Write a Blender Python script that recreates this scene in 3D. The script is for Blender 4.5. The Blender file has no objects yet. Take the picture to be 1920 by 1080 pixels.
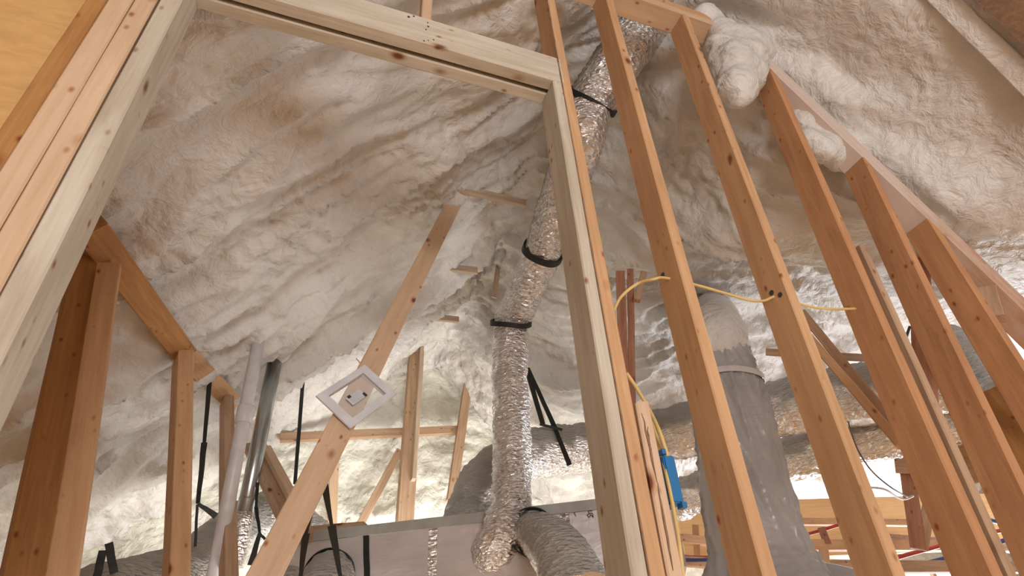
import bpy, bmesh, math, random
from mathutils import Vector, Matrix, noise
random.seed(7)
C = bpy.context.scene.collection
sc = bpy.context.scene

# ---------------------------------------------------------------- camera frame
FPX = 1100.0
CZ = 1.25                                   # camera height above the attic floor
def cray(x, y): return Vector((x - 960, 540 - y, -FPX)).normalized()
_up = cray(860, -958)
_f = Vector((0, 0, -1)); _f = (_f - _up * _f.dot(_up)).normalized()
_r = _f.cross(_up)
R = Matrix((_r, _f, _up))                   # camera axes -> world axes
cd = bpy.data.cameras.new('camera'); cam = bpy.data.objects.new('camera', cd); C.objects.link(cam)
cd.sensor_width = 36; cd.lens = FPX / 1920 * 36; cd.clip_start = 0.02; cd.clip_end = 100
M4 = R.to_4x4(); M4.translation = Vector((0, 0, CZ)); cam.matrix_world = M4
sc.camera = cam
sc.view_settings.view_transform = 'Standard'; sc.view_settings.look = 'None'
sc.view_settings.gamma = 1; sc.view_settings.use_curve_mapping = False
sc.view_settings.exposure = 0.12

# ---------------------------------------------------------------- place helpers
CAM = Vector((0, 0, CZ))
def W(x, y): return R @ cray(x, y)
def PX(x, y, hd):                           # at horizontal distance hd
    r = W(x, y); return CAM + r * (hd / math.hypot(r.x, r.y))
def PZ(x, y, z):                            # at height z above the camera
    r = W(x, y); return CAM + r * (z / r.z)
_a = PZ(370, 18, 1.75) - CAM; _b = PZ(1020, 197, 1.75) - CAM
d = (_b - _a).normalized(); n = Vector((-d.y, d.x, 0)); D = _a.dot(n); S0 = _a.dot(d)
DEP = 0.105; F = D - DEP                    # back and front plane of the framed wall
def L(s, t, z): return d * (s + S0) + n * t + Vector((0, 0, z + CZ))     # wall coordinates, z above camera
def PW(x, y, off=0.0):
    r = W(x, y); return CAM + r * ((D + off) / r.dot(n))
def SZ(x, y, off=-DEP):
    p = PW(x, y, off) - CAM; return p.dot(d) - S0, p.z
def PT(x, y, t):                            # on the plane at distance t along n
    r = W(x, y); return CAM + r * (t / r.dot(n))

# ---------------------------------------------------------------- lights
w = bpy.data.worlds.new('world'); sc.world = w; w.use_nodes = True
w.node_tree.nodes['Background'].inputs[0].default_value = (1.0, 0.985, 0.975, 1)
w.node_tree.nodes['Background'].inputs[1].default_value = 0.28
def area(name, loc, target, sx, sy, power, col):
    l = bpy.data.lights.new(name, 'AREA'); l.shape = 'RECTANGLE'; l.size = sx; l.size_y = sy
    l.energy = power; l.color = col
    o = bpy.data.objects.new(name, l); C.objects.link(o); o.location = loc
    o.rotation_euler = (Vector(target) - Vector(loc)).to_track_quat('-Z', 'Y').to_euler()
    return o
area('key_light_behind', L(0.7, -3.9, -0.1), L(0.8, 1.6, 1.4), 1.8, 1.3, 150, (1.0, 0.98, 0.965))  # soft key light added behind the camera to light the stud fronts
area('daylight_far_right', L(6.6, 4.4, 0.2), L(4.5, 3.2, 2.2), 4.0, 1.2, 260, (0.86, 0.93, 1.0))
fl = area('fill_light_far_center', L(2.0, 3.8, -1.0), L(1.3, 5.4, 1.3), 2.4, 0.9, 62, (1.0, 1.0, 0.95)); fl.data.spread = math.radians(105)  # unseen up-light added near the floor to brighten the back wall foam

# ---------------------------------------------------------------- materials
def newmat(name):
    m = bpy.data.materials.new(name); m.use_nodes = True
    nt = m.node_tree; b = nt.nodes['Principled BSDF']
    return m, nt, b
def nd(nt, t, **k):
    q = nt.nodes.new(t)
    for a, v in k.items(): setattr(q, a, v)
    return q
def ramp(nt, fac, stops):
    r = nd(nt, 'ShaderNodeValToRGB'); nt.links.new(fac, r.inputs[0])
    e = r.color_ramp.elements
    while len(e) < len(stops): e.new(0.5)
    for i, (p, c) in enumerate(stops): e[i].position = p; e[i].color = (*c, 1)
    return r.outputs[0]
def noise_tex(nt, vec, scale, detail=3, rough=0.5, dist=0.0):
    q = nd(nt, 'ShaderNodeTexNoise'); q.inputs['Scale'].default_value = scale
    q.inputs['Detail'].default_value = detail; q.inputs['Roughness'].default_value = rough
    q.inputs['Distortion'].default_value = dist
    if vec is not None: nt.links.new(vec, q.inputs['Vector'])
    return q.outputs['Fac']
def mapping(nt, scale, rnd=True):
    tc = nd(nt, 'ShaderNodeTexCoord'); mp = nd(nt, 'ShaderNodeMapping')
    mp.inputs['Scale'].default_value = scale
    nt.links.new(tc.outputs['Object'], mp.inputs['Vector'])
    if rnd:
        oi = nd(nt, 'ShaderNodeObjectInfo'); ml = nd(nt, 'ShaderNodeVectorMath', operation='SCALE')
        cx = nd(nt, 'ShaderNodeCombineXYZ')
        for i in range(3): nt.links.new(oi.outputs['Random'], cx.inputs[i])
        nt.links.new(cx.outputs[0], ml.inputs[0]); ml.inputs['Scale'].default_value = 37.0
        nt.links.new(ml.outputs[0], mp.inputs['Location'])
    return mp.outputs[0]
def mix(nt, fac, a, b, mode='MIX'):
    q = nd(nt, 'ShaderNodeMix', data_type='RGBA', blend_type=mode)
    if isinstance(fac, float): q.inputs[0].default_value = fac
    else: nt.links.new(fac, q.inputs[0])
    for i, v in ((6, a), (7, b)):
        if isinstance(v, tuple): q.inputs[i].default_value = (*v, 1)
        else: nt.links.new(v, q.inputs[i])
    return q.outputs[2]
def bump(nt, b, h, strength, dist):
    q = nd(nt, 'ShaderNodeBump'); q.inputs['Strength'].default_value = strength
    q.inputs['Distance'].default_value = dist
    nt.links.new(h, q.inputs['Height']); nt.links.new(q.outputs[0], b.inputs['Normal'])
    return q

def wood(name, light, dark, knots=True, spray=None):
    m, nt, b = newmat(name)
    g = noise_tex(nt, mapping(nt, (1.2, 16, 16)), 2.2, 5, 0.6, 0.6)
    fine = noise_tex(nt, mapping(nt, (6, 120, 120)), 1.5, 2)
    col = ramp(nt, g, [(0.3, dark), (0.62, light)])
    col = mix(nt, 0.22, col, ramp(nt, fine, [(0.3, dark), (0.7, light)]))
    blot = noise_tex(nt, mapping(nt, (2.0, 5, 5)), 1.3, 2)
    col = mix(nt, 0.5, col, ramp(nt, blot, [(0.35, (0.80, 0.78, 0.74)), (0.65, (1, 1, 1))]), 'MULTIPLY')
    if knots:
        for sc_, hi, r0, dk_ in (((7.0, 12, 12), 0.80, 0.17, (0.16, 0.07, 0.04)), ((20.0, 34, 34), 0.80, 0.20, (0.30, 0.17, 0.11))):
            v = nd(nt, 'ShaderNodeTexVoronoi'); v.inputs['Scale'].default_value = 1.0
            nt.links.new(mapping(nt, sc_), v.inputs['Vector'])
            kn = ramp(nt, v.outputs['Distance'], [(0.0, dk_), (r0 * 0.55, tuple(min(1, x * 2.0) for x in dk_)), (r0, (0.8, 0.68, 0.6)), (r0 * 1.5, (1, 1, 1))])
            sp_ = nd(nt, 'ShaderNodeSeparateColor'); nt.links.new(v.outputs['Color'], sp_.inputs[0])
            msk = ramp(nt, sp_.outputs[0], [(hi, (0, 0, 0)), (hi + 0.01, (1, 1, 1))])
            col = mix(nt, msk, col, mix(nt, 1.0, col, kn, 'MULTIPLY'))
    if spray:                                # overspray of foam on the wood, from one end of the piece
        tc = nd(nt, 'ShaderNodeTexCoord'); sx = nd(nt, 'ShaderNodeSeparateXYZ')
        nt.links.new(tc.outputs['Generated'], sx.inputs[0])
        ad = nd(nt, 'ShaderNodeMath', operation='MULTIPLY_ADD'); ad.inputs[1].default_value = 0.35
        nt.links.new(noise_tex(nt, mapping(nt, (5, 8, 8)), 1.5, 4), ad.inputs[0]); nt.links.new(sx.outputs[0], ad.inputs[2])
        msk = ramp(nt, ad.outputs[0], [(spray[0], (0, 0, 0)), (spray[1], (1, 1, 1))])
        col = mix(nt, msk, col, (0.62, 0.50, 0.43))
    nt.links.new(col, b.inputs['Base Color']); b.inputs['Roughness'].default_value = 0.72
    bump(nt, b, g, 0.25, 0.004)
    return m
M = {}
M['pine'] = wood('pine_orange', (0.63, 0.38, 0.205), (0.50, 0.27, 0.13))
M['pine_pale'] = wood('pine_pale', (0.68, 0.48, 0.33), (0.57, 0.37, 0.22))
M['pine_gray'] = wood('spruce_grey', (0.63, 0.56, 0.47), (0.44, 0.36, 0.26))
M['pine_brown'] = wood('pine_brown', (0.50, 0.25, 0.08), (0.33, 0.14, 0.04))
M['pine_old'] = wood('pine_weathered', (0.54, 0.36, 0.23), (0.36, 0.21, 0.12))
M['pine_red'] = wood('pine_reddish', (0.46, 0.22, 0.13), (0.26, 0.10, 0.06))
M['pine_spray'] = wood('pine_oversprayed', (0.60, 0.31, 0.15), (0.42, 0.2, 0.09), True, (1.0, 1.14))
M['plate_spray'] = wood('plate_oversprayed', (0.58, 0.33, 0.20), (0.42, 0.2, 0.11), True, (0.62, 0.85))
M['lath'] = wood('lath_dusty', (0.56, 0.43, 0.32), (0.42, 0.28, 0.18), False)
M['ply'] = wood('plywood_panel', (0.66, 0.40, 0.16), (0.56, 0.31, 0.11), False)
M['ply_far'] = wood('plywood_rim', (0.78, 0.50, 0.25), (0.68, 0.38, 0.16), False)
M['deck'] = wood('roof_deck', (0.30, 0.18, 0.11), (0.17, 0.09, 0.05), False)

def foam(name, c1, c2, stain=0.35):
    m, nt, b = newmat(name)
    tc = nd(nt, 'ShaderNodeTexCoord'); o = tc.outputs['Object']
    big = noise_tex(nt, o, 1.6, 4, 0.6)
    col = ramp(nt, big, [(0.3, c2), (0.68, c1)])
    st = noise_tex(nt, o, 5.5, 5, 0.7, 0.8)
    msk = ramp(nt, st, [(0.62, (0, 0, 0)), (0.8, (stain,) * 3)])
    col = mix(nt, msk, col, (0.42, 0.31, 0.17))
    nt.links.new(col, b.inputs['Base Color'])
    b.inputs['Roughness'].default_value = 0.42; b.inputs['Specular IOR Level'].default_value = 0.4
    b.inputs['Subsurface Weight'].default_value = 0.0
    v = nd(nt, 'ShaderNodeTexVoronoi', feature='SMOOTH_F1'); v.inputs['Scale'].default_value = 22
    ns = noise_tex(nt, o, 9, 5, 0.62, 0.5)
    nt.links.new(o, v.inputs['Vector'])
    ad = nd(nt, 'ShaderNodeMath', operation='MULTIPLY_ADD'); ad.inputs[1].default_value = 0.35
    nt.links.new(v.outputs['Distance'], ad.inputs[0]); nt.links.new(ns, ad.inputs[2])
    bump(nt, b, ad.outputs[0], 0.6, 0.05)
    return m
M['foam'] = foam('spray_foam', (0.72, 0.69, 0.665), (0.61, 0.57, 0.53))
M['foam_white'] = foam('spray_foam_white', (0.84, 0.83, 0.76), (0.76, 0.73, 0.62), 0.15)

def simple(name, col, rough=0.5, metal=0.0, spec=0.5):
    m, nt, b = newmat(name)
    f_ = noise_tex(nt, mapping(nt, (1, 1, 1)), 14, 3)
    dk = tuple(x * 0.82 for x in col)
    nt.links.new(ramp(nt, f_, [(0.3, dk), (0.7, col)]), b.inputs['Base Color'])
    b.inputs['Roughness'].default_value = rough; b.inputs['Metallic'].default_value = metal
    b.inputs['Specular IOR Level'].default_value = spec
    return m
M['black'] = simple('black_strap', (0.012, 0.014, 0.013), 0.6)
M['pvc'] = simple('white_pvc', (0.66, 0.62, 0.62), 0.4)
M['cable'] = simple('yellow_cable', (0.74, 0.52, 0.20), 0.5)
M['blue'] = simple('blue_plastic', (0.02, 0.17, 0.42), 0.35)
M['red'] = simple('red_tube', (0.5, 0.06, 0.03), 0.4)
M['bluetube'] = simple('blue_tube', (0.04, 0.07, 0.25), 0.4)
M['wire'] = simple('grey_wire', (0.12, 0.12, 0.12), 0.5)
M['white'] = simple('white_plastic', (0.72, 0.70, 0.74), 0.45)
M['chip'] = simple('white_tab', (0.66, 0.66, 0.70), 0.35)
M['mark'] = simple('dark_mark', (0.05, 0.05, 0.05), 0.6)
M['galv'] = simple('galvanised_steel', (0.50, 0.54, 0.56), 0.25, 1.0)
M['film'], _nt, _b = newmat('clear_film')
_b.inputs['Base Color'].default_value = (0.9, 0.9, 0.9, 1); _b.inputs['Roughness'].default_value = 0.1
_b.inputs['Alpha'].default_value = 0.22

def foil(name, col, rough, dust=(0.46, 0.43, 0.39), dusty=0.0, sc1=38.0, strength=0.9, metal=0.85):
    m, nt, b = newmat(name)
    tc = nd(nt, 'ShaderNodeTexCoord'); o = tc.outputs['Object']
    v = nd(nt, 'ShaderNodeTexVoronoi', feature='F1'); v.inputs['Scale'].default_value = sc1 * .8
    mpz = nd(nt, 'ShaderNodeMapping'); mpz.inputs['Scale'].default_value = (1, 1, 2.6); nt.links.new(o, mpz.inputs['Vector'])
    nz = noise_tex(nt, mpz.outputs[0], sc1 * 0.35, 4, 0.6, 1.6)
    nt.links.new(mpz.outputs[0], v.inputs['Vector'])
    ad = nd(nt, 'ShaderNodeMath', operation='MULTIPLY_ADD'); ad.inputs[1].default_value = 0.6
    nt.links.new(v.outputs['Distance'], ad.inputs[0]); nt.links.new(nz, ad.inputs[2])
    bump(nt, b, ad.outputs[0], strength, 0.02)
    pt = noise_tex(nt, o, 3.5, 3, 0.6)
    base = ramp(nt, pt, [(0.3, tuple(x * 0.8 for x in col)), (0.7, col)])
    if dusty > 0:                           # dust and overspray settled on the upward side
        ge = nd(nt, 'ShaderNodeNewGeometry'); sx = nd(nt, 'ShaderNodeSeparateXYZ')
        nt.links.new(ge.outputs['Normal'], sx.inputs[0])
        ad2 = nd(nt, 'ShaderNodeMath', operation='MULTIPLY_ADD'); ad2.inputs[1].default_value = 0.9
        nt.links.new(pt, ad2.inputs[0]); nt.links.new(sx.outputs[2], ad2.inputs[2])
        mk = ramp(nt, ad2.outputs[0], [(0.6 - dusty, (0, 0, 0)), (0.85 - dusty, (1, 1, 1))])
        base = mix(nt, mk, base, dust)
        mm = nd(nt, 'ShaderNodeMath', operation='MULTIPLY_ADD'); mm.inputs[1].default_value = -metal; mm.inputs[2].default_value = metal
        nt.links.new(mk, mm.inputs[0]); nt.links.new(mm.outputs[0], b.inputs['Metallic'])
        mr = nd(nt, 'ShaderNodeMath', operation='MULTIPLY_ADD'); mr.inputs[1].default_value = 0.3; mr.inputs[2].default_value = rough
        nt.links.new(mk, mr.inputs[0]); nt.links.new(mr.outputs[0], b.inputs['Roughness'])
    else:
        b.inputs['Metallic'].default_value = metal; b.inputs['Roughness'].default_value = rough
    nt.links.new(base, b.inputs['Base Color'])
    return m
M['foil'] = foil('foil_jacket', (0.9, 0.87, 0.86), 0.2, strength=1.0, metal=0.95)
M['foil_dusty'] = foil('foil_jacket_dusty', (0.86, 0.83, 0.82), 0.24, dusty=0.30, strength=1.0)
M['board'] = foil('foil_board', (0.78, 0.73, 0.73), 0.36, sc1=9, strength=0.25, metal=0.4)
M['board_dust'] = simple('dusty_board_top', (0.42, 0.41, 0.38), 0.8)
M['wrap'] = foil('plastic_wrap', (0.47, 0.455, 0.455), 0.3, sc1=5, strength=0.5, metal=0.1)
M['fringe'] = simple('tape_strip', (0.45, 0.33, 0.28), 0.4, 0.4)

# ---------------------------------------------------------------- object helpers
def link(name, bm, mat, parent=None, smooth=False):
    me = bpy.data.meshes.new(name); bmesh.ops.recalc_face_normals(bm, faces=bm.faces[:])
    bm.to_mesh(me); bm.free()
    if smooth:
        for p in me.polygons: p.use_smooth = len(p.vertices) <= 4
    me.materials.append(mat); o = bpy.data.objects.new(name, me); C.objects.link(o)
    if parent: o.parent = parent
    return o
def tag(o, label, cat, group=None, kind=None):
    if label: o['label'] = label
    if cat: o['category'] = cat
    if group: o['group'] = group
    if kind: o['kind'] = kind
    return o
def struct(o): o['kind'] = 'structure'; return o
def empty(name, loc, label, cat, group=None):
    o = bpy.data.objects.new(name, None); o.location = loc; o.empty_display_size = 0.05; C.objects.link(o)
    return tag(o, label, cat, group)
def adopt(o, root):
    o.parent = root; o.matrix_parent_inverse = Matrix.Identity(4) if root.parent else root.matrix_basis.inverted(); return o

def beam(name, p0, p1, wdir, w, h, mat, label=None, cat=None, group=None, w1=None, jag=0.0, miter=0.0):
    """timber from p0 to p1 (centre line); w across wdir, h across the third axis"""
    p0 = Vector(p0); p1 = Vector(p1); ax = (p1 - p0); Ln = ax.length; ax.normalize()
    u = (wdir - ax * wdir.dot(ax)).normalized(); v = ax.cross(u)
    bm = bmesh.new(); c = min(0.0035, w * 0.2, h * 0.2)
    def ring(x, w, h):
        a, b = w / 2, h / 2
        pts = [(-a + c, -b), (a - c, -b), (a, -b + c), (a, b - c), (a - c, b), (-a + c, b), (-a, b - c), (-a, -b + c)]
        return [bm.verts.new((x + (random.uniform(-jag, jag) if jag else 0), q[0], q[1])) for q in pts]
    N = 5; rs = []
    for i in range(N + 1):
        k = i / N; ww = w + ((w1 or w) - w) * k
        rs.append(ring(-Ln / 2 + Ln * k, ww, h))
        if 0 < i < N:
            oy, oz = random.uniform(-.0012, .0012), random.uniform(-.0012, .0012)
            for q in rs[-1]: q.co.y += oy; q.co.z += oz
    for q in rs[-1]: q.co.x -= miter * (q.co.y + w / 2)
    for i in range(N):
        for j in range(8): bm.faces.new((rs[i][j], rs[i][(j + 1) % 8], rs[i + 1][(j + 1) % 8], rs[i + 1][j]))
    bm.faces.new(rs[0]); bm.faces.new(rs[-1])
    o = link(name, bm, mat)
    mt = Matrix((ax, u, v)).transposed().to_4x4(); mt.translation = (p0 + p1) / 2
    o.matrix_world = mt
    return tag(o, label, cat, group)

def smooth_path(pts, k=8):
    out = []
    P_ = [pts[0]] + list(pts) + [pts[-1]]
    for i in range(1, len(P_) - 2):
        a, b, c_, e = P_[i - 1], P_[i], P_[i + 1], P_[i + 2]
        for j in range(k):
            t = j / k
            out.append(0.5 * ((2 * b) + (c_ - a) * t + (2 * a - 5 * b + 4 * c_ - e) * t * t + (-a + 3 * b - 3 * c_ + e) * t ** 3))
    out.append(Vector(pts[-1])); return out
def tube_bm(path, rf, seg=20, cap=True, squash=None, bm=None):
    bm = bm or bmesh.new(); rs = []; up = None; dist = 0
    for i, p in enumerate(path):
        t = (path[min(i + 1, len(path) - 1)] - path[max(i - 1, 0)]).normalized()
        if up is None:
            up = Vector((0, 0, 1)) if abs(t.z) < 0.9 else Vector((0, 1, 0))
        up = (up - t * up.dot(t)).normalized(); b = t.cross(up)
        if i: dist += (p - path[i - 1]).length
        ring = []
        for j in range(seg):
            a = 2 * math.pi * j / seg; r = rf(dist, a, i / max(1, len(path) - 1))
            ring.append(bm.verts.new(p + up * math.cos(a) * r + b * math.sin(a) * r))
        rs.append(ring)
    for i in range(len(rs) - 1):
        for j in range(seg): bm.faces.new((rs[i][j], rs[i][(j + 1) % seg], rs[i + 1][(j + 1) % seg], rs[i + 1][j]))
    if cap: bm.faces.new(rs[0]); bm.faces.new(rs[-1])
    return bm
def pipe(name, pts, r, mat, label, cat, seg=12, k=8, group=None, smooth=True, rf=None):
    path = smooth_path([Vector(p) for p in pts], k)
    o = link(name, tube_bm(path, rf or (lambda s_, a, u: r), seg), mat, None, smooth)
    return tag(o, label, cat, group)
def crinkle(r, amp=0.012, per=0.035, seed=0.0):
    def f_(s_, a, u):
        ring = math.sin(2 * math.pi * s_ / per + 0.8 * math.sin(a * 2 + seed)) * 0.0035
        nn = noise.noise(Vector((math.cos(a) * 2.2, math.sin(a) * 2.2, s_ * 9 + seed))) * amp
        n2 = noise.noise(Vector((math.cos(a) * 6, math.sin(a) * 6, s_ * 30 + seed))) * amp * 0.45
        return r + ring + nn + n2
    return f_
def duct(name, pts, r, mat, label, cat='duct', seed=0.0, amp=0.012, step=0.012, root=True, rscale=None):
    path = smooth_path([Vector(p) for p in pts], 14)
    res = [path[0]]                         # even resampling so the wrinkles stay regular
    for p in path[1:]:
        while (p - res[-1]).length > step:
            res.append(res[-1] + (p - res[-1]).normalized() * step)
    base = crinkle(r, amp, seed=seed)
    f_ = base if not rscale else (lambda s_, a, u: base(s_, a, u) * rscale(u))
    if not root:
        return link(name, tube_bm(res, f_, 36), mat, None, True)
    rt = empty(name, res[-1], label, cat)
    adopt(link('jacket', tube_bm(res, f_, 36), mat, None, True), rt)
    return rt
def ring_band(name, c_, axis, r, width, thick, mat, tilt=None):
    ax = axis.normalized(); up = Vector((0, 0, 1)) if abs(ax.z) < .9 else Vector((0, 1, 0))
    u = (up - ax * up.dot(ax)).normalized(); v = ax.cross(u); bm = bmesh.new(); rows = []
    for j in range(40):
        a = 2 * math.pi * j / 40; e = u * math.cos(a) + v * math.sin(a)
        wob = ax * (0.004 * math.sin(3 * a))
        rows.append([bm.verts.new(c_ + wob + e * rr + ax * x) for rr, x in ((r, -width / 2), (r + thick, -width / 2), (r + thick, width / 2), (r, width / 2))])
    for j in range(40):
        q, s_ = rows[j], rows[(j + 1) % 40]
        for i in range(4): bm.faces.new((q[i], q[(i + 1) % 4], s_[(i + 1) % 4], s_[i]))
    return link(name, bm, mat)
def box_bm(bm, o_, ux, uy, uz):             # parallelepiped from a corner and three edges
    vs = [bm.verts.new(o_ + ux * i + uy * j + uz * k_) for i in (0, 1) for j in (0, 1) for k_ in (0, 1)]
    for q in ((0, 1, 3, 2), (4, 6, 7, 5), (0, 4, 5, 1), (2, 3, 7, 6), (0, 2, 6, 4), (1, 5, 7, 3)):
        bm.faces.new([vs[i] for i in q])
    return bm

# ---------------------------------------------------------------- the roof volume in spray foam
def smin(a, b, k):
    h = max(k - abs(a - b), 0.0) / k; return min(a, b) - h * h * k * 0.25
SR = 1.70
def roof_z(s, t):
    A = 1.70 + 0.73 * (s + 0.36)
    B = 3.36 - 1.30 * (s - SR)
    Cc = smin(2.5 + 0.55 * (t - 2.57), 2.75 - 0.5 * (t - 3.0), 0.25)
    B2 = -smin(-B, -Cc, 0.14)
    return smin(A, B2, 0.4)
def axis_vals(lo, a, b, hi, fine, coarse):
    v = []; x = lo
    while x < a: v.append(x); x += coarse
    x = a
    while x < b: v.append(x); x += fine
    x = b
    while x <= hi: v.append(x); x += coarse
    return v
def N3(x, y, z): return noise.noise(Vector((x, y, z)))
def lump(s, t, z):
    """height of the blown foam over its board: passes along the rafter bays, rolls and popcorn"""
    wob = 0.16 * N3(s * 0.9, t * 0.9, z * .9) + 0.05 * N3(s * 3, t * 3, z * 3)
    tt = 0.86 * t + 0.5 * s + wob; al = 0.86 * s - 0.5 * t
    bay = 0.035 * math.cos(2 * math.pi * tt / 0.61)
    roll = (1 - abs(N3(al * 1.3 + 3, tt * 6.0, 1.5))) ** 4 * 0.06 + (1 - abs(N3(al * 3 + 7, tt * 13, 4))) ** 4 * 0.022
    mask = max(0.05, 0.25 + 2.2 * N3(al * 1.1 + 9, tt * 1.8, z * .8))
    c1 = noise.voronoi(Vector((s * 13, t * 13, z * 13)))[0][0]; c2 = noise.voronoi(Vector((s * 26, t * 26, z * 26)))[0][0]
    pop = max(0.0, 1 - c1) ** 0.7 * 0.048 + max(0.0, 1 - c2) ** 0.7 * 0.018
    deep = min(1.0, max(0.0, (t - 2.7) * 1.2))
    roll += deep * ((1 - abs(N3(al * 1.1 + 2, tt * 4.5, 8))) ** 5 * 0.085 + (1 - abs(N3(al * 3.5 + 2, tt * 10, 2))) ** 5 * 0.03)
    return bay + roll + pop * mask + 0.03 * N3(s * 2.5, t * 2.5, z * 2)
def roof():
    bm = bmesh.new()
    S_ = axis_vals(-4.4, -1.3, 3.4, 11.2, 0.021, 0.08); T_ = axis_vals(-3.4, 0.9, 5.5, 5.5, 0.021, 0.08)
    if T_[-1] < 5.5: T_.append(5.5)
    rows = []
    for s in S_:
        row = []
        for t in T_:
            z = roof_z(s, t); e = 0.05
            gs = (roof_z(s + e, t) - z) / e; gt = (roof_z(s, t + e) - z) / e
            nrm = Vector((gs, gt, -1)).normalized()      # downwards
            if z < -1.3: z = -1.3; nrm = Vector((0, 0, -1))
            h = lump(s, t, z)
            row.append(bm.verts.new(L(s + nrm.x * h, t + nrm.y * h, z + nrm.z * h)))
        rows.append(row)
    for i in range(len(S_) - 1):
        for j in range(len(T_) - 1):
            bm.faces.new((rows[i][j], rows[i + 1][j], rows[i + 1][j + 1], rows[i][j + 1]))
    return struct(link('ceiling', bm, M['foam'], None, True))
roof()
def gable(name, fn, U, V, mat):
    bm = bmesh.new(); rows = []
    for u in U:
        row = []
        for v in V: row.append(bm.verts.new(fn(u, v)))
        rows.append(row)
    for i in range(len(U) - 1):
        for j in range(len(V) - 1):
            bm.faces.new((rows[i][j], rows[i + 1][j], rows[i + 1][j + 1], rows[i][j + 1]))
    return struct(link(name, bm, mat, None, True))
def fr(a, b, st):
    k = max(2, int((b - a) / st)); return [a + (b - a) * i / k for i in range(k + 1)]
TB = 5.42
def back_pt(u, v):
    z = -1.25 + v * (roof_z(u, TB) + 0.12 + 1.25)
    h = 0.05 * N3(u * 1.3, z * 3.5, 2) + (1 - abs(N3(u * 2.2, z * 8 + .5 * u, 5))) ** 5 * 0.045 + (1 - abs(N3(u * 6, z * 18, 3))) ** 4 * 0.025 + (1 - abs(N3(u * 10, z * 12, 1))) ** 2 * .015
    return L(u, TB - h, z)
gable('wall_back', back_pt, fr(-4.0, 11.1, 0.035), fr(0, 1, 0.011), M['foam_white'])
def right_pt(u, v):
    z = -1.25 + v * (roof_z(11.0, u) + 0.12 + 1.25)
    return L(11.0 - 0.06 * N3(u * 3, z * 3, 4), u, z)
gable('wall_right', right_pt, fr(-1, TB, 0.08), fr(0, 1, 0.03), M['foam_white'])
bm = bmesh.new(); box_bm(bm, L(-4.5, -3.6, -1.33), d * 15.7, n * 9.1, Vector((0, 0, 0.08)))
struct(link('floor', bm, M['ply_far']))

# bright far windows seen low between the joists
def emis(name, col, st):
    m, nt, b = newmat(name); b.inputs['Emission Color'].default_value = (*col, 1); b.inputs['Emission Strength'].default_value = st
    b.inputs['Base Color'].default_value = (0.1, 0.1, 0.1, 1); return m
M['day'] = emis('daylit_pane', (0.95, 0.98, 1.0), 2.2)
def window(name, s0, s1, z0, z1, nb):
    rt = bpy.data.objects.new(name, None); rt.location = L((s0 + s1) / 2, TB - 0.12, z0); C.objects.link(rt); struct(rt)
    bm = bmesh.new(); box_bm(bm, L(s0, TB - 0.11, z0), d * (s1 - s0), n * 0.01, Vector((0, 0, z1 - z0)))
    adopt(link('pane', bm, M['day']), rt)
    bm = bmesh.new()
    for z in (z0 - 0.05, z1): box_bm(bm, L(s0 - .05, TB - 0.16, z), d * (s1 - s0 + .1), n * 0.07, Vector((0, 0, 0.05)))
    for i in range(nb + 1):
        s = s0 + (s1 - s0) * i / nb; box_bm(bm, L(s - 0.025, TB - 0.155, z0), d * 0.05, n * 0.06, Vector((0, 0, z1 - z0)))
    adopt(link('frame', bm, M['pine_pale']), rt)
window('window_1', 4.7, 6.3, 0.45, 1.12, 2)
window('window_2', 6.6, 8.6, 0.45, 1.12, 2)

# ---------------------------------------------------------------- the framed wall in front
UPV = Vector((0, 0, 1))
def stud(sb, st_, z0, z1, w, t0, t1, mat, label, name='wall_stud', group='upright studs of the framed wall', cat='stud', **k):
    """sb / st_: left edge at z=0.2 and z=1.75 above camera (studs stand slightly crooked)"""
    f_ = lambda z: sb + (st_ - sb) * (z - 0.2) / 1.55
    tm = (t0 + t1) / 2
    return beam(name, L(f_(z0) + w / 2, tm, z0), L(f_(z1) + w / 2, tm, z1), d, w, t1 - t0, mat, label, cat, group, **k)
def stud_px(c0, c1, z0, z1, w, mat, label, t1=None, **k):
    (sa, za), (sb_, zb) = SZ(*c0), SZ(*c1)
    g = lambda z: sa + (sb_ - sa) * (z - za) / (zb - za)
    return stud(g(0.2), g(1.75), z0, z1, w, F, t1 or D, mat, label, **k)
ZB = -1.25
# left side of the opening
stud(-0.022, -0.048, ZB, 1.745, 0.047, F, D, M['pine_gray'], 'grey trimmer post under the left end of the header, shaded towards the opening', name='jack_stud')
stud(-0.070, -0.100, ZB, 1.80, 0.046, F, D, M['pine_pale'], 'knotty peach-coloured stud second from the opening in the left post cluster')
stud(-0.122, -0.152, ZB, 1.76, 0.049, F, D, M['pine_pale'], 'pale knotted stud, outermost bright edge in the left post cluster')
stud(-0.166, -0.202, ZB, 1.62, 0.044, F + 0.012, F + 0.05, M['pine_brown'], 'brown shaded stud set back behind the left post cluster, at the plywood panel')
bm = bmesh.new(); box_bm(bm, L(-0.80, F + 0.052, ZB), d * 0.66, n * 0.012, Vector((0, 0, 1.59 - ZB)))
tag(link('plywood_panel', bm, M['ply']), 'amber plywood sheet in the upper left corner behind the post cluster', 'panel')
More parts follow.
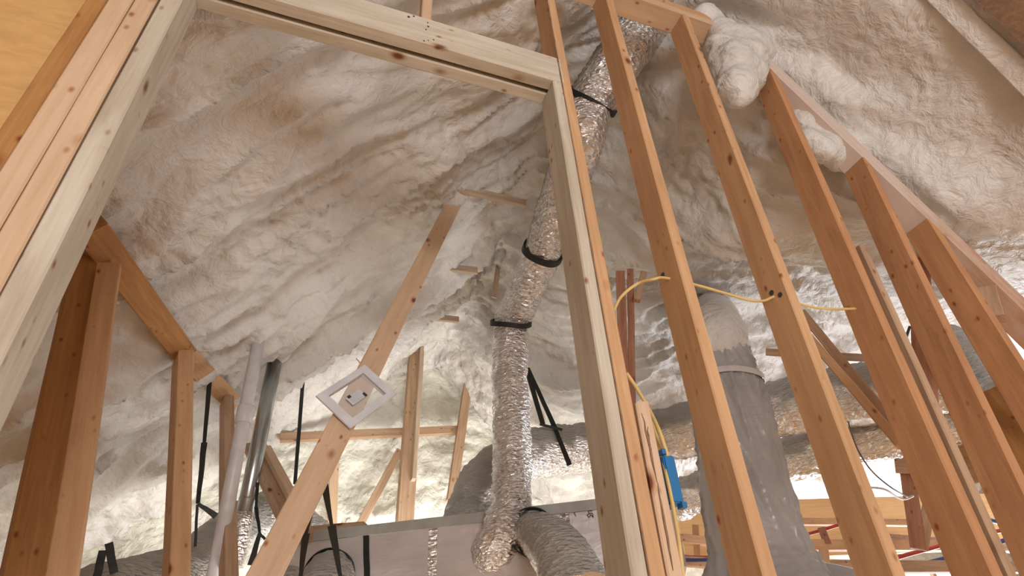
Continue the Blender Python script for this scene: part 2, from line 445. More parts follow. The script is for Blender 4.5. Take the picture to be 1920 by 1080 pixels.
# header: two plies over the opening
HZ0, HZ1 = 1.75, 1.895
ht = empty('door_header', L(0.55, F, HZ0), 'weathered doubled header beam spanning the top of the opening', 'beam')
adopt(beam('ply_board', L(-0.045, F + 0.0225, (HZ0 + HZ1) / 2), L(1.150, F + 0.0225, (HZ0 + HZ1) / 2), UPV, HZ1 - HZ0, 0.045, M['pine_gray']), ht)
adopt(beam('ply_board', L(-0.045, D - 0.0225, (HZ0 + HZ1) / 2), L(1.150, D - 0.0225, (HZ0 + HZ1) / 2), UPV, HZ1 - HZ0, 0.044, M['pine_gray']), ht)
def specks(pts, root):
    for (x, y, r) in pts:
        p = PW(x, y, -DEP - 0.0015); bm = bmesh.new()
        vs = [bm.verts.new(p + d * math.cos(a) * r * random.uniform(.6, 1.2) + UPV * math.sin(a) * r * random.uniform(.6, 1.2)) for a in [i * math.pi / 4 for i in range(8)]]
        fc = bm.faces.new(vs); ex = bmesh.ops.extrude_face_region(bm, geom=[fc])
        for q in ex['geom']:
            if isinstance(q, bmesh.types.BMVert): q.co += n * 0.003
        adopt(link('mould_spot', bm, M['mark']), root)
specks([(766, 31, .005), (776, 30, .0035), (802, 42, .003), (803, 49, .004), (799, 55, .0028), (795, 76, .003), (813, 74, .003), (803, 75, .002)], ht)
stud(0.655, 0.655, HZ1, 2.50, 0.036, D - 0.06, D, M['pine_pale'], 'short orange cripple stud standing on top of the header', name='cripple_stud', group=None)
# right side of the opening
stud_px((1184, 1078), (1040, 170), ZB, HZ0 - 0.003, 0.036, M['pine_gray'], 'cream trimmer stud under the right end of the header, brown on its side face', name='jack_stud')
king = stud_px((1218, 1078), (1056, 168), ZB, 2.57, 0.037, M['pine'], 'salmon king stud with a dark gummy seam beside the cream trimmer')
_s3, _z3 = SZ(1192, 753)
split = stud_px((1253, 1078), (1192, 753), ZB, _z3, 0.036, M['pine_pale'], 'short split-grained stud beside the blue box, ragged at its top', jag=0.006)
# glue seam on the king stud
path = [L(SZ(1218, 1078)[0] + (SZ(1056, 168)[0] - SZ(1218, 1078)[0]) * (z - 0.2) / 1.55 - 0.001, F - 0.001, z) for z in [x * 0.04 for x in range(-6, 64)]]
adopt(link('sealant_bead', tube_bm(path, lambda s_, a, u: 0.0012 + 0.0045 * max(0, N3(0, 0, s_ * 18) + (.35 if u > .7 else 0)), 8), M['deck'], None, True), king)
for k_, (xa, ya, xb, yb) in enumerate([(1204, 775, 1232, 905), (1214, 800, 1222, 870), (1232, 905, 1262, 1070)]):
    pp = []
    for i in range(9):
        u = i / 8; q = PW(xa + (xb - xa) * u + random.uniform(-1.5, 1.5), ya + (yb - ya) * u, -DEP); pp.append(q - n * .0005)
    adopt(link('crack', tube_bm(pp, lambda s_, a, u: .0006 + .0022 * math.sin(math.pi * min(1, max(0, u))), 6), M['deck'], None, True), split)
def rake_z(s): return PWZ0 + (PWZ1 - PWZ0) * (s - PWS0) / (PWS1 - PWS0)
PWS0, PWZ0 = SZ(1420, 105); PWS1, PWZ1 = SZ(1920, 580)
PZT = 2.60
studA = stud_px((1431, 1078), (1192, 200), ZB, PZT + .14, 0.037, M['pine'], 'orange stud with one drilled hole, standing in front of the wrapped flue')
studB = stud_px((1676, 1078), (1345, 200), ZB, PZT - .002, 0.037, M['pine'], 'orange stud with two drilled holes, just right of the wrapped flue')
MIT = -(PWZ1 - PWZ0) / (PWS1 - PWS0) * 0.98
def top_at(c0, c1):
    (sa, za), (sb_, zb) = SZ(*c0), SZ(*c1)
    s, z = sb_, zb
    for _ in range(20):
        z = rake_z(s) - 0.004; s = sa + (sb_ - sa) * (z - za) / (zb - za)
    return z
for c0, c1, m_, lb in [
    ((1862, 1078), (1607, 500), 'pine_spray', 'brown stud where the yellow cable ends, its top under the foam lump'),
    ((1897, 876), (1717, 500), 'pine_spray', 'stud meeting the sloping plate where foam bulges under it, right of the cable end'),
    ((1899, 661), (1797, 500), 'pine_spray', 'short stud near the right edge meeting the bare part of the sloping plate')]:
    stud_px(c0, c1, ZB, top_at(c0, c1), 0.037, M[m_], lb, miter=MIT)
# doubled stud just behind the third
_sa = SZ(1862, 1078)[0]
stud_px((1892, 1078), (1640, 520), ZB, 1.28, 0.03, M['pine_old'], 'thin dark stud strapped against the right side of the cable-end stud', t1=D - 0.02)
s6 = 3.28
stud(s6, s6, ZB, rake_z(s6) - 0.005, 0.037, F, D, M['pine'], 'last stud at the right edge under the low end of the sloping plate', miter=MIT)
beam('blocking', L(3.06, (F + D) / 2, 1.06), L(s6 - .002, (F + D) / 2, 1.06), UPV, 0.11, 0.085, M['pine_brown'], 'brown block between the last studs at the right edge', 'block')
# sloping plate
ds = Vector((PWS1 - PWS0, 0, PWZ1 - PWZ0)).normalized()
pn = Vector((-ds.z, 0, ds.x))
def rk(s, t, up): return L(s + pn.x * up, t, rake_z(s) + pn.z * up)
beam('rake_plate', rk(3.75, (F + D) / 2, 0.021), rk(2.12, (F + D) / 2, 0.021), n, DEP, 0.040, M['plate_spray'], 'lower board of the sloping top plate, foam-dusted above and bare wood at its low end', 'plate', 'boards of the sloping top plate')
beam('rake_plate', rk(3.75, (F + D) / 2 , 0.064), rk(2.10, (F + D) / 2 , 0.064), n, DEP, 0.040, M['plate_spray'], 'upper board of the sloping top plate, against the right-hand foam', 'plate', 'boards of the sloping top plate')
beam('top_plate', L(1.19, (F + D) / 2, PZT + 0.021), L(2.22, (F + D) / 2, PZT + 0.021), n, DEP, 0.040, M['pine_pale'], 'pinkish lower board of the level plate at the top edge with nail dots', 'plate', 'boards of the level top plate')
beam('top_plate', L(1.19, (F + D) / 2, PZT + 0.064), L(2.15, (F + D) / 2, PZT + 0.064), n, DEP, 0.040, M['pine'], 'orange upper board of the level plate at the top edge, foam on its right end', 'plate', 'boards of the level top plate')
# roof rafters in front, upper right
def blob(name, blobs, mat, label, seed=0, parent=None, cat='foam'):
    mb = bpy.data.metaballs.new(name + '_src'); ob = bpy.data.objects.new(name + '_src', mb); C.objects.link(ob)
    mb.resolution = 0.018; mb.threshold = 0.6
    for p, r in blobs:
        e = mb.elements.new(); e.co = p; e.radius = r * 2.0
    dg = bpy.context.evaluated_depsgraph_get(); dg.update()
    me = bpy.data.meshes.new_from_object(ob.evaluated_get(dg)); bpy.data.objects.remove(ob)
    for v in me.vertices:
        q = v.co; nn = v.normal
        v.co = q + nn * (0.014 * noise.noise(q * 14 + Vector((seed, 0, 0))) + 0.007 * noise.noise(q * 40))
    for p_ in me.polygons: p_.use_smooth = True
    me.materials.clear(); me.materials.append(mat)
    o = bpy.data.objects.new(name, me); C.objects.link(o); return tag(o, label, cat)
bl = []
for x, y, r in [(1375, 130, .085), (1392, 165, .065), (1368, 112, .075), (1398, 115, .09), (1385, 178, .05), (1415, 92, .09), (1432, 66, .09), (1332, 38, .055), (1318, 30, .05), (1350, 60, .06), (1345, 88, .05), (1408, 145, .06), (1365, 85, .07), (1392, 90, .08), (1372, 160, .06)]:
    bl.append((PW(x, y, -DEP + 0.03), r))
blob('foam_lump', bl, M['foam'], 'pale bulbous lump of foam where the sloping plate meets the level plate')
bl = [(PW(x, y, -.02), r) for x, y, r in [(1500, 228, .055), (1530, 252, .06), (1560, 275, .07), (1588, 292, .06), (1545, 285, .05), (1515, 262, .045), (1575, 296, .045)]]
blob('foam_lump', bl, M['foam'], 'smaller foam bulge hanging under the sloping plate between two studs', 3)

# ---------------------------------------------------------------- low side wall at the left
def roofhit(x, y, dz=0.0):
    r = W(x, y); lo, hi = 0.5, 12.0; q = math.hypot(r.x, r.y)
    for _ in range(50):
        m_ = (lo + hi) / 2; p = r * (m_ / q); s = p.dot(d) - S0; t = p.dot(n)
        if p.z > roof_z(s, t) - 0.05 + dz: hi = m_
        else: lo = m_
    return CAM + r * (lo / q), lo
q0, h0 = roofhit(185, 440, -0.03); q1, h1 = roofhit(330, 640, -0.03); q2, h2 = roofhit(448, 760, -0.03)
LD = (q2 - q0).normalized()
side = LD.cross(UPV).normalized()
q0, h0 = roofhit(188, 452, -0.10); q1, h1 = roofhit(330, 645, -0.10); q2, h2 = roofhit(448, 764, -0.08)
LD = (q2 - q0).normalized(); vw = ((q0 + q1) / 2 - CAM).normalized(); face = LD.cross(vw).normalized()
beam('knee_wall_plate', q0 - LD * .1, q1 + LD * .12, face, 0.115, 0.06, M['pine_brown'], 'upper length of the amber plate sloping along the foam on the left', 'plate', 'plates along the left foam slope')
beam('knee_wall_plate', q1 + LD * .13, q2 + LD * 0.10, face, 0.115, 0.06, M['pine'], 'far length of the amber plate along the left foam, behind the black strap', 'plate', 'plates along the left foam slope')
def knee(top, bot, hd, hb, w, h, m_, lb, ang=0.75, name='knee_wall_stud', group='leaning studs of the low left wall', cat='stud'):
    a = PX(*top, hd); b = PX(*bot, hb); e = (a - b); b = b - e * 0.25
    wd = (d * math.cos(ang) + n * math.sin(ang))
    return beam(name, b, a, wd, w, h, m_, lb, cat, group)
knee((168, 500), (48, 1080), 2.42, 2.42, 0.12, 0.16, M['pine_brown'], 'dark brown left-most stud partly behind the left post cluster', 0.35)
knee((205, 500), (118, 1080), 2.30, 2.20, 0.075, 0.05, M['pine'], 'amber stud directly right of the dark brown one, under the top of the left plate', 0.1)
knee((343, 672), (330, 1080), 3.22, 2.9, 0.075, 0.135, M['pine'], 'amber free-standing stud left of the long black strap', 0.25)
knee((425, 752), (428, 1060), 3.95, 3.3, 0.06, 0.10, M['pine_old'], 'weathered stud between the black strap and the white pipe', 0.25)
beam('leaning_board', PX(478, 838, 4.25), PX(566, 1010, 3.6), d, 0.13, 0.07, M['pine_old'], 'stout brown brace leaning down right behind the steel duct', 'brace')
beam('leaning_board', PX(500, 842, 4.1), PX(575, 985, 3.5), d, 0.05, 0.05, M['pine_pale'], 'pale strip along the right edge of the stout brace behind the steel duct', 'brace')

# ---------------------------------------------------------------- pipes rising through the foam at the left
p_top, ph = roofhit(492, 600, 0.05); _pb = PX(396, 1110, ph)
rt = empty('vent_pipe', _pb, 'white plastic vent pipe rising into the foam left of the steel duct', 'pipe')
adopt(link('pipe', tube_bm([_pb, (_pb + p_top) / 2, p_top], lambda s_, a, u: 0.036, 28), M['pvc'], None, True), rt)
pc = PX(459, 778, ph); ax = (p_top - _pb).normalized()
adopt(link('coupling', tube_bm([pc - ax * .055, pc - ax * .05, pc + ax * .05, pc + ax * .055], lambda s_, a, u: 0.046 if 0.02 < u < .98 else .038, 28), M['pvc'], None, True), rt)
c_top, ch = roofhit(520, 655, 0.05); _cb = PX(440, 1056, ch)
rt = empty('steel_duct', _cb, 'shiny galvanised round duct standing beside the white vent pipe', 'duct')
adopt(link('pipe', tube_bm([_cb, (_cb + c_top) / 2, c_top], lambda s_, a, u: 0.047, 32), M['galv'], None, True), rt)
ax = (c_top - _cb).normalized()
adopt(ring_band('seam', _cb + ax * .35, ax, 0.047, 0.012, 0.002, M['galv']), rt)
adopt(link('tape', tube_bm([_cb + ax * x for x in (-.02, .05, .12, .2, .27)], lambda s_, a, u: 0.050 + .006 * N3(math.cos(a) * 3, math.sin(a) * 3, s_ * 22), 32), M['foil'], None, True), rt)
bl = [(c_top - ax * .03, .06), (c_top, .08), (p_top, .06), (p_top - ax * .05, .045)]
blob('foam_collar', bl[:2], M['foam'], 'foam collar swallowing the top of the steel duct', 5)
blob('foam_collar', bl[2:], M['foam'], 'foam collar swallowing the top of the white vent pipe', 6)

# ---------------------------------------------------------------- diagonal brace with the box
bt, bh = roofhit(856, 372, 0.03); bb = PX(486, 1100, 1.98)
BD = (bt - bb).normalized(); mid = (bt + bb) / 2; view = (mid - CAM).normalized()
BW = BD.cross(view).normalized(); BN = BD.cross(BW).normalized()
if BN.dot(view) > 0: BN = -BN                       # towards the camera
beam('diagonal_brace', bb - BD * 0.3, bt, BW, 0.096, 0.038, M['pine_pale'], 'long orange brace climbing diagonally to the ridge, carrying the white box', 'brace')
def on_brace(x, y, off):                    # hit the plane in front of the brace
    r = W(x, y); o_ = mid + BN * (0.019 + off); return CAM + r * ((o_ - CAM).dot(BN) / r.dot(BN))
cs = [on_brace(x, y, 0.004) for x, y in ((596, 744), (686, 688), (736, 746), (648, 814))]
ctr = sum(cs, Vector()) / 4
rt = empty('recessed_box', ctr, 'square white plastic box with an open framed face, fixed on the diagonal brace', 'box')
eu = ((cs[1] - cs[0]) + (cs[2] - cs[3])).normalized(); ev = ((cs[3] - cs[0]) + (cs[2] - cs[1])); ev = (ev - eu * ev.dot(eu)).normalized()
hu = ((cs[1] - cs[0]).length + (cs[2] - cs[3]).length) / 4; hv = ((cs[3] - cs[0]).length + (cs[2] - cs[1]).length) / 4
def frame_bm(a_out, b_out, a_in, b_in, z0, z1):
    bm = bmesh.new(); g = []
    for a, b in ((a_out, b_out), (a_in, b_in)):
        for z in (z0, z1):
            g.append([bm.verts.new(ctr + eu * x * a + ev * y * b + BN * z) for x, y in ((-1, -1), (1, -1), (1, 1), (-1, 1))])
    o0, o1, i0, i1 = g
    for k in range(4):
        j = (k + 1) % 4
        for q in ((o0[k], o0[j], o1[j], o1[k]), (i0[k], i1[k], i1[j], i0[j]), (o1[k], o1[j], i1[j], i1[k]), (o0[k], i0[k], i0[j], o0[j])): bm.faces.new(q)
    return bm
adopt(link('flange', frame_bm(hu, hv, hu * .72, hv * .70, 0.014, 0.022), M['white']), rt)
adopt(link('inner_rim', frame_bm(hu * .76, hv * .74, hu * .72, hv * .70, 0.0, 0.020), M['white']), rt)
bm = bmesh.new(); box_bm(bm, ctr - eu * hu * .72 - ev * hv * .68, eu * hu * 1.44, ev * hv * 1.36, BN * 0.0015)
fo = adopt(link('clear_back', bm, M['film']), rt)
def tab(x, y, a, b, m_, nm, off, par=None):
    bm = bmesh.new(); p = ctr + eu * x * hu + ev * y * hv + BN * off
    box_bm(bm, p - eu * a * hu / 2 - ev * b * hv / 2, eu * a * hu, ev * b * hv, BN * 0.004); return adopt(link(nm, bm, m_), par or rt)
brk = tab(-0.02, 0.0, .52, .46, M['chip'], 'outlet_bracket', .006)
tab(-0.22, -0.18, .10, .12, M['mark'], 'screw', .011, brk); tab(0.22, 0.14, .07, .20, M['mark'], 'screw', .011, brk)
tab(-0.33, 0.02, .05, .44, M['white'], 'bracket_lip', .012)
beam('hook', on_brace(675, 680, .01), on_brace(668, 672, .03), BW, .004, .004, M['lath'])
o = bpy.data.objects.get('hook') or None
adopt(o, rt)

# ---------------------------------------------------------------- far gable framing
TF = 5.22
def far(p0, p1, w, h, m_, lb, t=TF, name='gable_stud', cat='stud', group='timbers against the far foam wall'):
    a, b = PT(*p0, t), PT(*p1, t)
    return beam(name, a, b, d if abs((b - a).normalized().z) > .5 else UPV, w, h, m_, lb, cat, group)
far((756, 1010), (787, 566), 0.135, 0.12, M['pine_old'], 'tall post under the far ridge, to the right of the white box', TF - .2, 'ridge_post', 'post', None)
beam('ridge_post_strip', PT(775, 900, TF - .30), PT(795, 566, TF - .30), d, 0.035, 0.09, M['lath'], 'thin grey strip on the right side of the far ridge post', 'strip')
far((525, 821), (872, 806), 0.075, 0.06, M['pine_old'], 'level rail crossing the far foam wall, foam lapping over it', TF, 'gable_rail', 'rail', None)
far((622, 1005), (628, 838), 0.075, 0.05, M['pine_pale'], 'short stud below the far rail, seen just right of the diagonal brace', TF + .02)
far((672, 990), (750, 845), 0.07, 0.05, M['pine_old'], 'slanting strut left of the far ridge post', TF + .02, 'gable_strut', 'strut')
far((846, 940), (877, 722), 0.085, 0.06, M['pine_old'], 'slim stud with a pointed top right of the far ridge post', TF - .05)
# collar laths poking out of the foam under the ridge
for p0, p1, hh, lb in [((790, 338), (985, 382), None, 'nearest flat lath bridging the foam under the ridge'),
                       ((745, 492), (895, 508), None, 'middle flat lath under the ridge, crossed by the diagonal brace'),
                       ((765, 590), (860, 600), None, 'farthest lath under the ridge at the top of the far post')]:
    a, ha = roofhit(*p0, -0.04); b, hb = roofhit(*p1, -0.04); zz = (a.z + b.z) / 2 - CZ
    a = PZ(*p0, zz); b = PZ(*p1, zz)
    beam('collar_lath', a, b, UPV, 0.06, 0.03, M['lath'], lb, 'lath', 'laths under the ridge')
a, ha = roofhit(936, 488, 0.0); b = PX(926, 558, ha)
beam('foam_stop_slat', a, b, d, 0.04, 0.015, M['lath'], 'thin pale upright slat at the left of the upper duct bend', 'slat')
a, ha = roofhit(912, 525, 0.0); beam('foam_stop_slat', a, PX(928, 562, ha), d, 0.03, 0.012, M['deck'], 'small dark slat sticking from foam beside the upper duct bend', 'slat')

# ---------------------------------------------------------------- main foil duct
VH = 3.36
dp = [PX(900, 1045, VH + .22), PX(915, 1048, VH + .10), PX(932, 1020, VH - 0.02), PX(955, 960, VH - .02), PX(960, 900, VH), PX(959, 820, VH), PX(957, 720, VH), PX(957, 640, VH), PX(958, 597, VH - .01)]
vt = duct('riser_duct', dp, 0.112, M['foil'], 'crinkled foil duct rising vertically from the foil board trunk', seed=1.0, amp=.016)
e1 = PX(958, 602, VH); e12 = PX(985, 548, 3.12); e2 = PX(1018, 472, 2.84); e23 = PX(1040, 405, 2.60); e3 = PX(1068, 325, 2.30); e4 = PX(1110, 190, 2.02); e5 = PX(1186, 76, 1.93); e6 = PX(1262, -40, 1.90)
ut = duct('bend_duct', [e1, e12, e2], 0.118, M['foil'], 'foil duct section slanting between the two lower black bands', seed=4.0, amp=.012)
nt_ = duct('upper_duct', [e2, e23, e3, PX(1090, 255, 2.08), e4, e5, e6], 0.118, M['foil_dusty'], 'foil duct rising behind the studs from the middle bend to the top edge', seed=7.0, amp=.012, rscale=lambda u: 1.0 + .16 * u)
adopt(ring_band('band', PX(958, 606, VH - .04), Vector((.12, -.62, .78)), 0.130, 0.034, 0.010, M['black']), ut)
adopt(ring_band('band', e2, e23 - e12, 0.120, 0.042, 0.012, M['black']), ut)
adopt(ring_band('band', e4, (e5 - PX(1090, 255, 2.08)).normalized() + (CAM - e4).normalized() * .45, 0.133, 0.034, 0.012, M['black']), nt_)

# ---------------------------------------------------------------- foil board trunk
tz = 0.92
A0 = PZ(520, 1008, tz); A1 = PZ(1118, 940, tz)
td = (A1 - A0).normalized(); tn = Vector((-td.y, td.x, 0))
if tn.dot(A0 - CAM) < 0: tn = -tn
TH, TW = 0.36, 0.5
A0b = A0 - td * 0.05; TL = (A1 - A0).length + 0.45
tk = empty('duct_trunk', A0b - UPV * TH, 'long foil-faced board duct trunk crossing the bottom of the picture', 'duct')
bm = bmesh.new(); box_bm(bm, A0b - UPV * TH, td * TL, tn * TW, UPV * (TH - 0.045))
adopt(link('foil_box', bm, M['board']), tk)
bm = bmesh.new(); box_bm(bm, A0b - UPV * 0.045 - tn * .012, td * TL, tn * (TW + .024), UPV * 0.055)
adopt(link('top_board', bm, M['board_dust']), tk)
def on_trunk(x, y, off=0.0):
    r = W(x, y); o_ = A0 - tn * off; return CAM + r * ((o_ - CAM).dot(tn) / r.dot(tn))
def tape(x, w_):
    p0 = on_trunk(x, 1000, .002); p0.z = A0.z - 0.047; bm = bmesh.new(); rows = []
    for i in range(25):
        z = p0.z - (TH - .05) * i / 24
        rows.append([bm.verts.new(Vector((p0.x, p0.y, z)) + td * (w_ * (j / 6 - .5)) - tn * (.002 + .004 * abs(N3(j, i * .5, x)))) for j in range(7)])
    for i in range(24):
        for j in range(6): bm.faces.new((rows[i][j], rows[i][j + 1], rows[i + 1][j + 1], rows[i + 1][j]))
    ex = bmesh.ops.extrude_face_region(bm, geom=bm.faces[:])
    for q in ex['geom']:
        if isinstance(q, bmesh.types.BMVert): q.co += tn * 0.0015
    adopt(link('foil_tape', bm, M['foil'], None, False), tk)
tape(812, .05); tape(1062, .05)
# handwriting on the trunk, upside down
def scrib(pts, nm):
    path = smooth_path([on_trunk(x, y, .004) for x, y in pts], 5)
    adopt(link(nm, tube_bm(path, lambda s_, a, u: .0022, 6), M['mark'], None, True), tk)
scrib([(1077, 952), (1079, 958), (1077, 962), (1080, 968)], 'handwriting')
scrib([(1098, 951), (1104, 956), (1111, 950), (1109, 958), (1103, 957), (1105, 964)], 'handwriting')
scrib([(1101, 965), (1104, 970), (1108, 965), (1112, 970), (1110, 962), (1100, 966)], 'handwriting')
p = on_trunk(1103, 1070, .002); bm = bmesh.new(); box_bm(bm, p, td * .05, -tn * .002, -UPV * .04); adopt(link('printed_square', bm, M['mark']), tk)
bp0 = PZ(556, 1004, tz + .035)
beam('wood_offcut', PZ(558, 1003, tz + .04) + tn * .02, PZ(688, 992, tz + .04) + tn * .02, tn, 0.20, 0.05, M['pine_old'], 'dusty board lying on the left end of the foil trunk', 'board')

# takeoffs and branch ducts at the trunk
def collar(c_, axis, r, root): adopt(ring_band('collar', c_, axis, r, .05, .006, M['black']), root)
b2 = [on_trunk(1000, 1000, .01), on_trunk(1022, 1010, .12), on_trunk(1056, 1048, .28), on_trunk(1085, 1120, .36)]
rt = duct('branch_duct', b2, 0.135, M['foil_dusty'], 'dusty foil branch duct turning down in front of the trunk, right of the riser', seed=12, rscale=lambda u: .8 + .35 * u)
collar(b2[0] - tn * .03, tn, 0.118, rt)
collar(PX(905, 1046, VH + .2), tn + td * .3, 0.112, vt)
b3 = [on_trunk(618, 1084, .0), on_trunk(614, 1094, .14), on_trunk(604, 1120, .34), on_trunk(590, 1190, .5)]
rt = duct('branch_duct', b3, 0.14, M['foil_dusty'], 'rounded dusty branch duct at the bottom edge below the lying board', seed=15)
collar(b3[0] - tn * .02, tn, 0.142, rt)
b4 = [on_trunk(560, 1090, .3), on_trunk(540, 1120, .34), on_trunk(520, 1160, .4)]
duct('branch_duct', b4, 0.12, M['foil_dusty'], 'dusty duct at the bottom edge left of the lying board', seed=17)
# big curved duct behind the riser
g1 = [PX(884, 1015, 4.0), PX(886, 975, 4.02), PX(905, 915, 4.06), PX(955, 868, 4.14), PX(1010, 848, 4.25), PX(1080, 842, 4.35), PX(1160, 832, 4.35), PX(1260, 812, 4.3), PX(1370, 786, 4.2), PX(1480, 762, 4.08), PX(1600, 742, 3.95), PX(1720, 722, 3.85), PX(1800, 705, 3.8)]
duct('trunk_flex_duct', g1, 0.185, M['foil_dusty'], 'thick foil flex duct arching up from the trunk and running right behind the studs', seed=20, amp=.02, step=.02)
g2 = [PX(1180, 985, 5.0), PX(1290, 930, 4.9), PX(1380, 895, 4.7), PX(1480, 862, 4.5), PX(1600, 830, 4.3), PX(1720, 800, 4.2), PX(1830, 775, 4.1), PX(1960, 740, 4.0)]
duct('lower_flex_duct', g2, 0.145, M['foil_dusty'], 'thinner foil flex duct running right below the thick one', seed=23, amp=.02, step=.02)
g3 = [PX(1780, 640, 4.6), PX(1840, 720, 4.3), PX(1880, 790, 4.1), PX(1960, 850, 4.0)]
duct('side_flex_duct', g3, 0.13, M['foil_dusty'], 'foil flex duct crossing down behind the right-most studs', seed=25, amp=.02, step=.02)
# left ducts
g4 = [PX(60, 1185, 3.3), PX(180, 1135, 3.4), PX(300, 1098, 3.8), PX(380, 1050, 4.2), PX(460, 985, 4.5), PX(520, 970, 4.6), PX(600, 1030, 4.7)]
duct('left_flex_duct', g4, 0.17, M['foil_dusty'], 'grey dusty flex duct along the bottom left behind the leaning studs', seed=30, step=.02)

# ---------------------------------------------------------------- wrapped flue
ft, fh = PX(1352, 690, 2.95), 2.95
fp = [PX(1442, 1120, fh), PX(1428, 1060, fh), PX(1410, 980, fh), PX(1394, 900, fh), PX(1380, 820, fh), PX(1366, 750, fh), PX(1356, 706, fh), PX(1346, 670, fh)]
def wr(s_, a, u):
    f0 = 0.215 - 0.06 * min(1, u * 1.05)
    if u < .18: f0 += (0.18 - u) * 0.5
    return f0 + .012 * N3(math.cos(a) * 2 + s_ * 2, math.sin(a) * 2, s_ * 2.5) + .016 * (1 - abs(N3(math.cos(a) * 3 + s_ * 1.2, math.sin(a) * 3 - s_ * 1.6, s_ * .8 + 5))) ** 6 + .010 * (1 - abs(N3(math.cos(a + s_ * 1.5) * 6, math.sin(a + s_ * 1.5) * 6, s_ * 1.5))) ** 6
rt = empty('wrapped_flue', fp[0], 'wide flue wrapped in grey translucent plastic between two studs', 'flue')
fpath = smooth_path(fp, 22)
adopt(link('plastic_wrap', tube_bm(fpath, wr, 120), M['wrap'], None, True), rt)
adopt(ring_band('tape_band', PX(1361, 722, fh), fp[-2] - fp[-3], 0.185, 0.03, 0.004, M['pvc']), rt)
up_t, _ = roofhit(1335, 590, .05)
adopt(link('foamed_top', tube_bm(smooth_path([fp[-2], fp[-1], PX(1338, 630, fh + .1), up_t], 8), lambda s_, a, u: 0.150 + .02 * N3(math.cos(a) * 2, math.sin(a) * 2, s_ * 5) + .05 * u * u, 40), M['foam'], None, True), rt)
skirt = [PX(1560, 1085, 2.7), PX(1500, 1066, 2.85), PX(1460, 1060, 2.95)]
adopt(link('plastic_skirt', tube_bm(smooth_path([PX(1640, 1110, 2.9), PX(1570, 1098, 2.95), PX(1490, 1095, 3.0), PX(1440, 1110, 3.0)], 8), lambda s_, a, u: .06 + .06 * u, 24), M['wrap'], None, True), rt)

# ---------------------------------------------------------------- straps
def strap(name, pts, hd, w_, label, group='black hanging straps', w2=None, th=0.003):
    rt = empty(name, PX(*pts[-1], hd if not isinstance(hd, (list, tuple)) else hd[-1]), label, 'strap', group)
    P_ = [PX(*q, hd if not isinstance(hd, (list, tuple)) else hd[i]) for i, q in enumerate(pts)]
    for i in range(len(P_) - 1):
        v = (P_[i] - CAM).normalized(); ax = (P_[i + 1] - P_[i]).normalized()
        adopt(beam('webbing', P_[i], P_[i + 1], ax.cross(v), w_, th, M['black'], w1=w2), rt)
    return rt
strap('hanger_strap', [(396, 680), (383, 830), (371, 944)], [3.7, 3.35, 3.1], .03, 'long black strap hanging from the left plate beside the weathered stud', w2=.018)
strap('hanger_strap', [(371, 944), (405, 968)], 3.1, .014, 'short black strap end flicking right from the knot of the long strap', w2=.028)
strap('hanger_strap', [(370, 946), (366, 1025)], 3.1, .012, 'black strap running down from the knot beside the free-standing stud')
strap('hanger_strap', [(376, 702), (374, 730)], 3.6, .016, 'stub of black strap just left of the long strap top')
h_, hh = roofhit(570, 692, 0)
strap('hanger_strap', [(570, 690), (553, 908)], hh, .028, 'thin straight black strap between the steel duct and the white box', w2=.024)
strap('hanger_strap', [(602, 884), (574, 1000), (562, 1090)], [2.5, 2.75, 2.9], .032, 'left leg of the black strap pair under the diagonal brace', w2=.014)
strap('hanger_strap', [(604, 884), (622, 985), (640, 1090)], [2.5, 2.75, 2.9], .036, 'right leg of the black strap pair under the diagonal brace', w2=.014)
strap('hanger_strap', [(483, 905), (480, 950), (487, 1000)], [3.7, 3.6, 3.5], .02, 'upper black strap right of the steel duct', w2=.014)
strap('hanger_strap', [(487, 1000), (470, 1060)], 3.5, .02, 'lower black strap tail right of the steel duct', w2=.034)
strap('hanger_strap', [(486, 1000), (497, 1011)], 3.5, .014, 'small black strap tip at the knot right of the steel duct')
strap('hanger_strap', [(193, 1032), (178, 1100)], 3.1, .03, 'left of the two straps going under the bottom left duct')
strap('hanger_strap', [(204, 1018), (214, 1075)], 3.1, .03, 'right of the two straps going under the bottom left duct')
strap('hanger_strap', [(990, 700), (1018, 796)], [4.3, 4.1], .042, 'black strap slanting down behind the riser duct, left of its pair', w2=.036)
strap('hanger_strap', [(990, 690), (1042, 806), (1068, 872)], [4.3, 4.1, 4.0], .03, 'black strap slanting behind the riser and gripping the thick flex duct', w2=.036)
strap('hanger_strap', [(1012, 795), (1054, 806)], 4.04, .02, 'short crossing end of the strap on top of the thick flex duct')
p = on_trunk(686, 996, .006); q = on_trunk(688, 1085, .006)
beam('trunk_strap', p, q, td, .034, .003, M['black'], 'upright black strap over the foil trunk at the end of the lying board', 'strap', 'black hanging straps')

# ---------------------------------------------------------------- yellow cable, blue box
MT = -DEP / 2
def cb(x, y, off=MT): return PW(x, y, off)
pipe('yellow_cable', [cb(1150, 585, -.005), cb(1165, 556, .0), cb(1195, 532, -.01), cb(1225, 524), cb(1246, 521), cb(1300, 533), cb(1360, 550), cb(1405, 563), cb(1432, 564), cb(1458, 556), cb(1500, 570), cb(1545, 579), cb(1604, 579)], .0042, M['cable'], 'yellow cable threaded through the drilled holes of the studs', 'cable')
def hole(x, y, c0, c1, st_):
    (sa, za), (sb_, zb) = SZ(*c0), SZ(*c1)
    p = PW(x, y, MT) - CAM; s = sa + (sb_ - sa) * (p.z - za) / (zb - za)
    r = W(x, y); k_ = 0
    # intersection of the view ray with the stud's left face
    q = r * ((s + S0 - .001) / r.dot(d)); q = q + CAM
    bm = tube_bm([q - d * .0015, q + d * .001], lambda s_, a, u: .0085, 18)
    return adopt(link('drilled_hole', bm, M['mark']), st_)
hole(1243, 516, (1431, 1078), (1192, 200), studA)
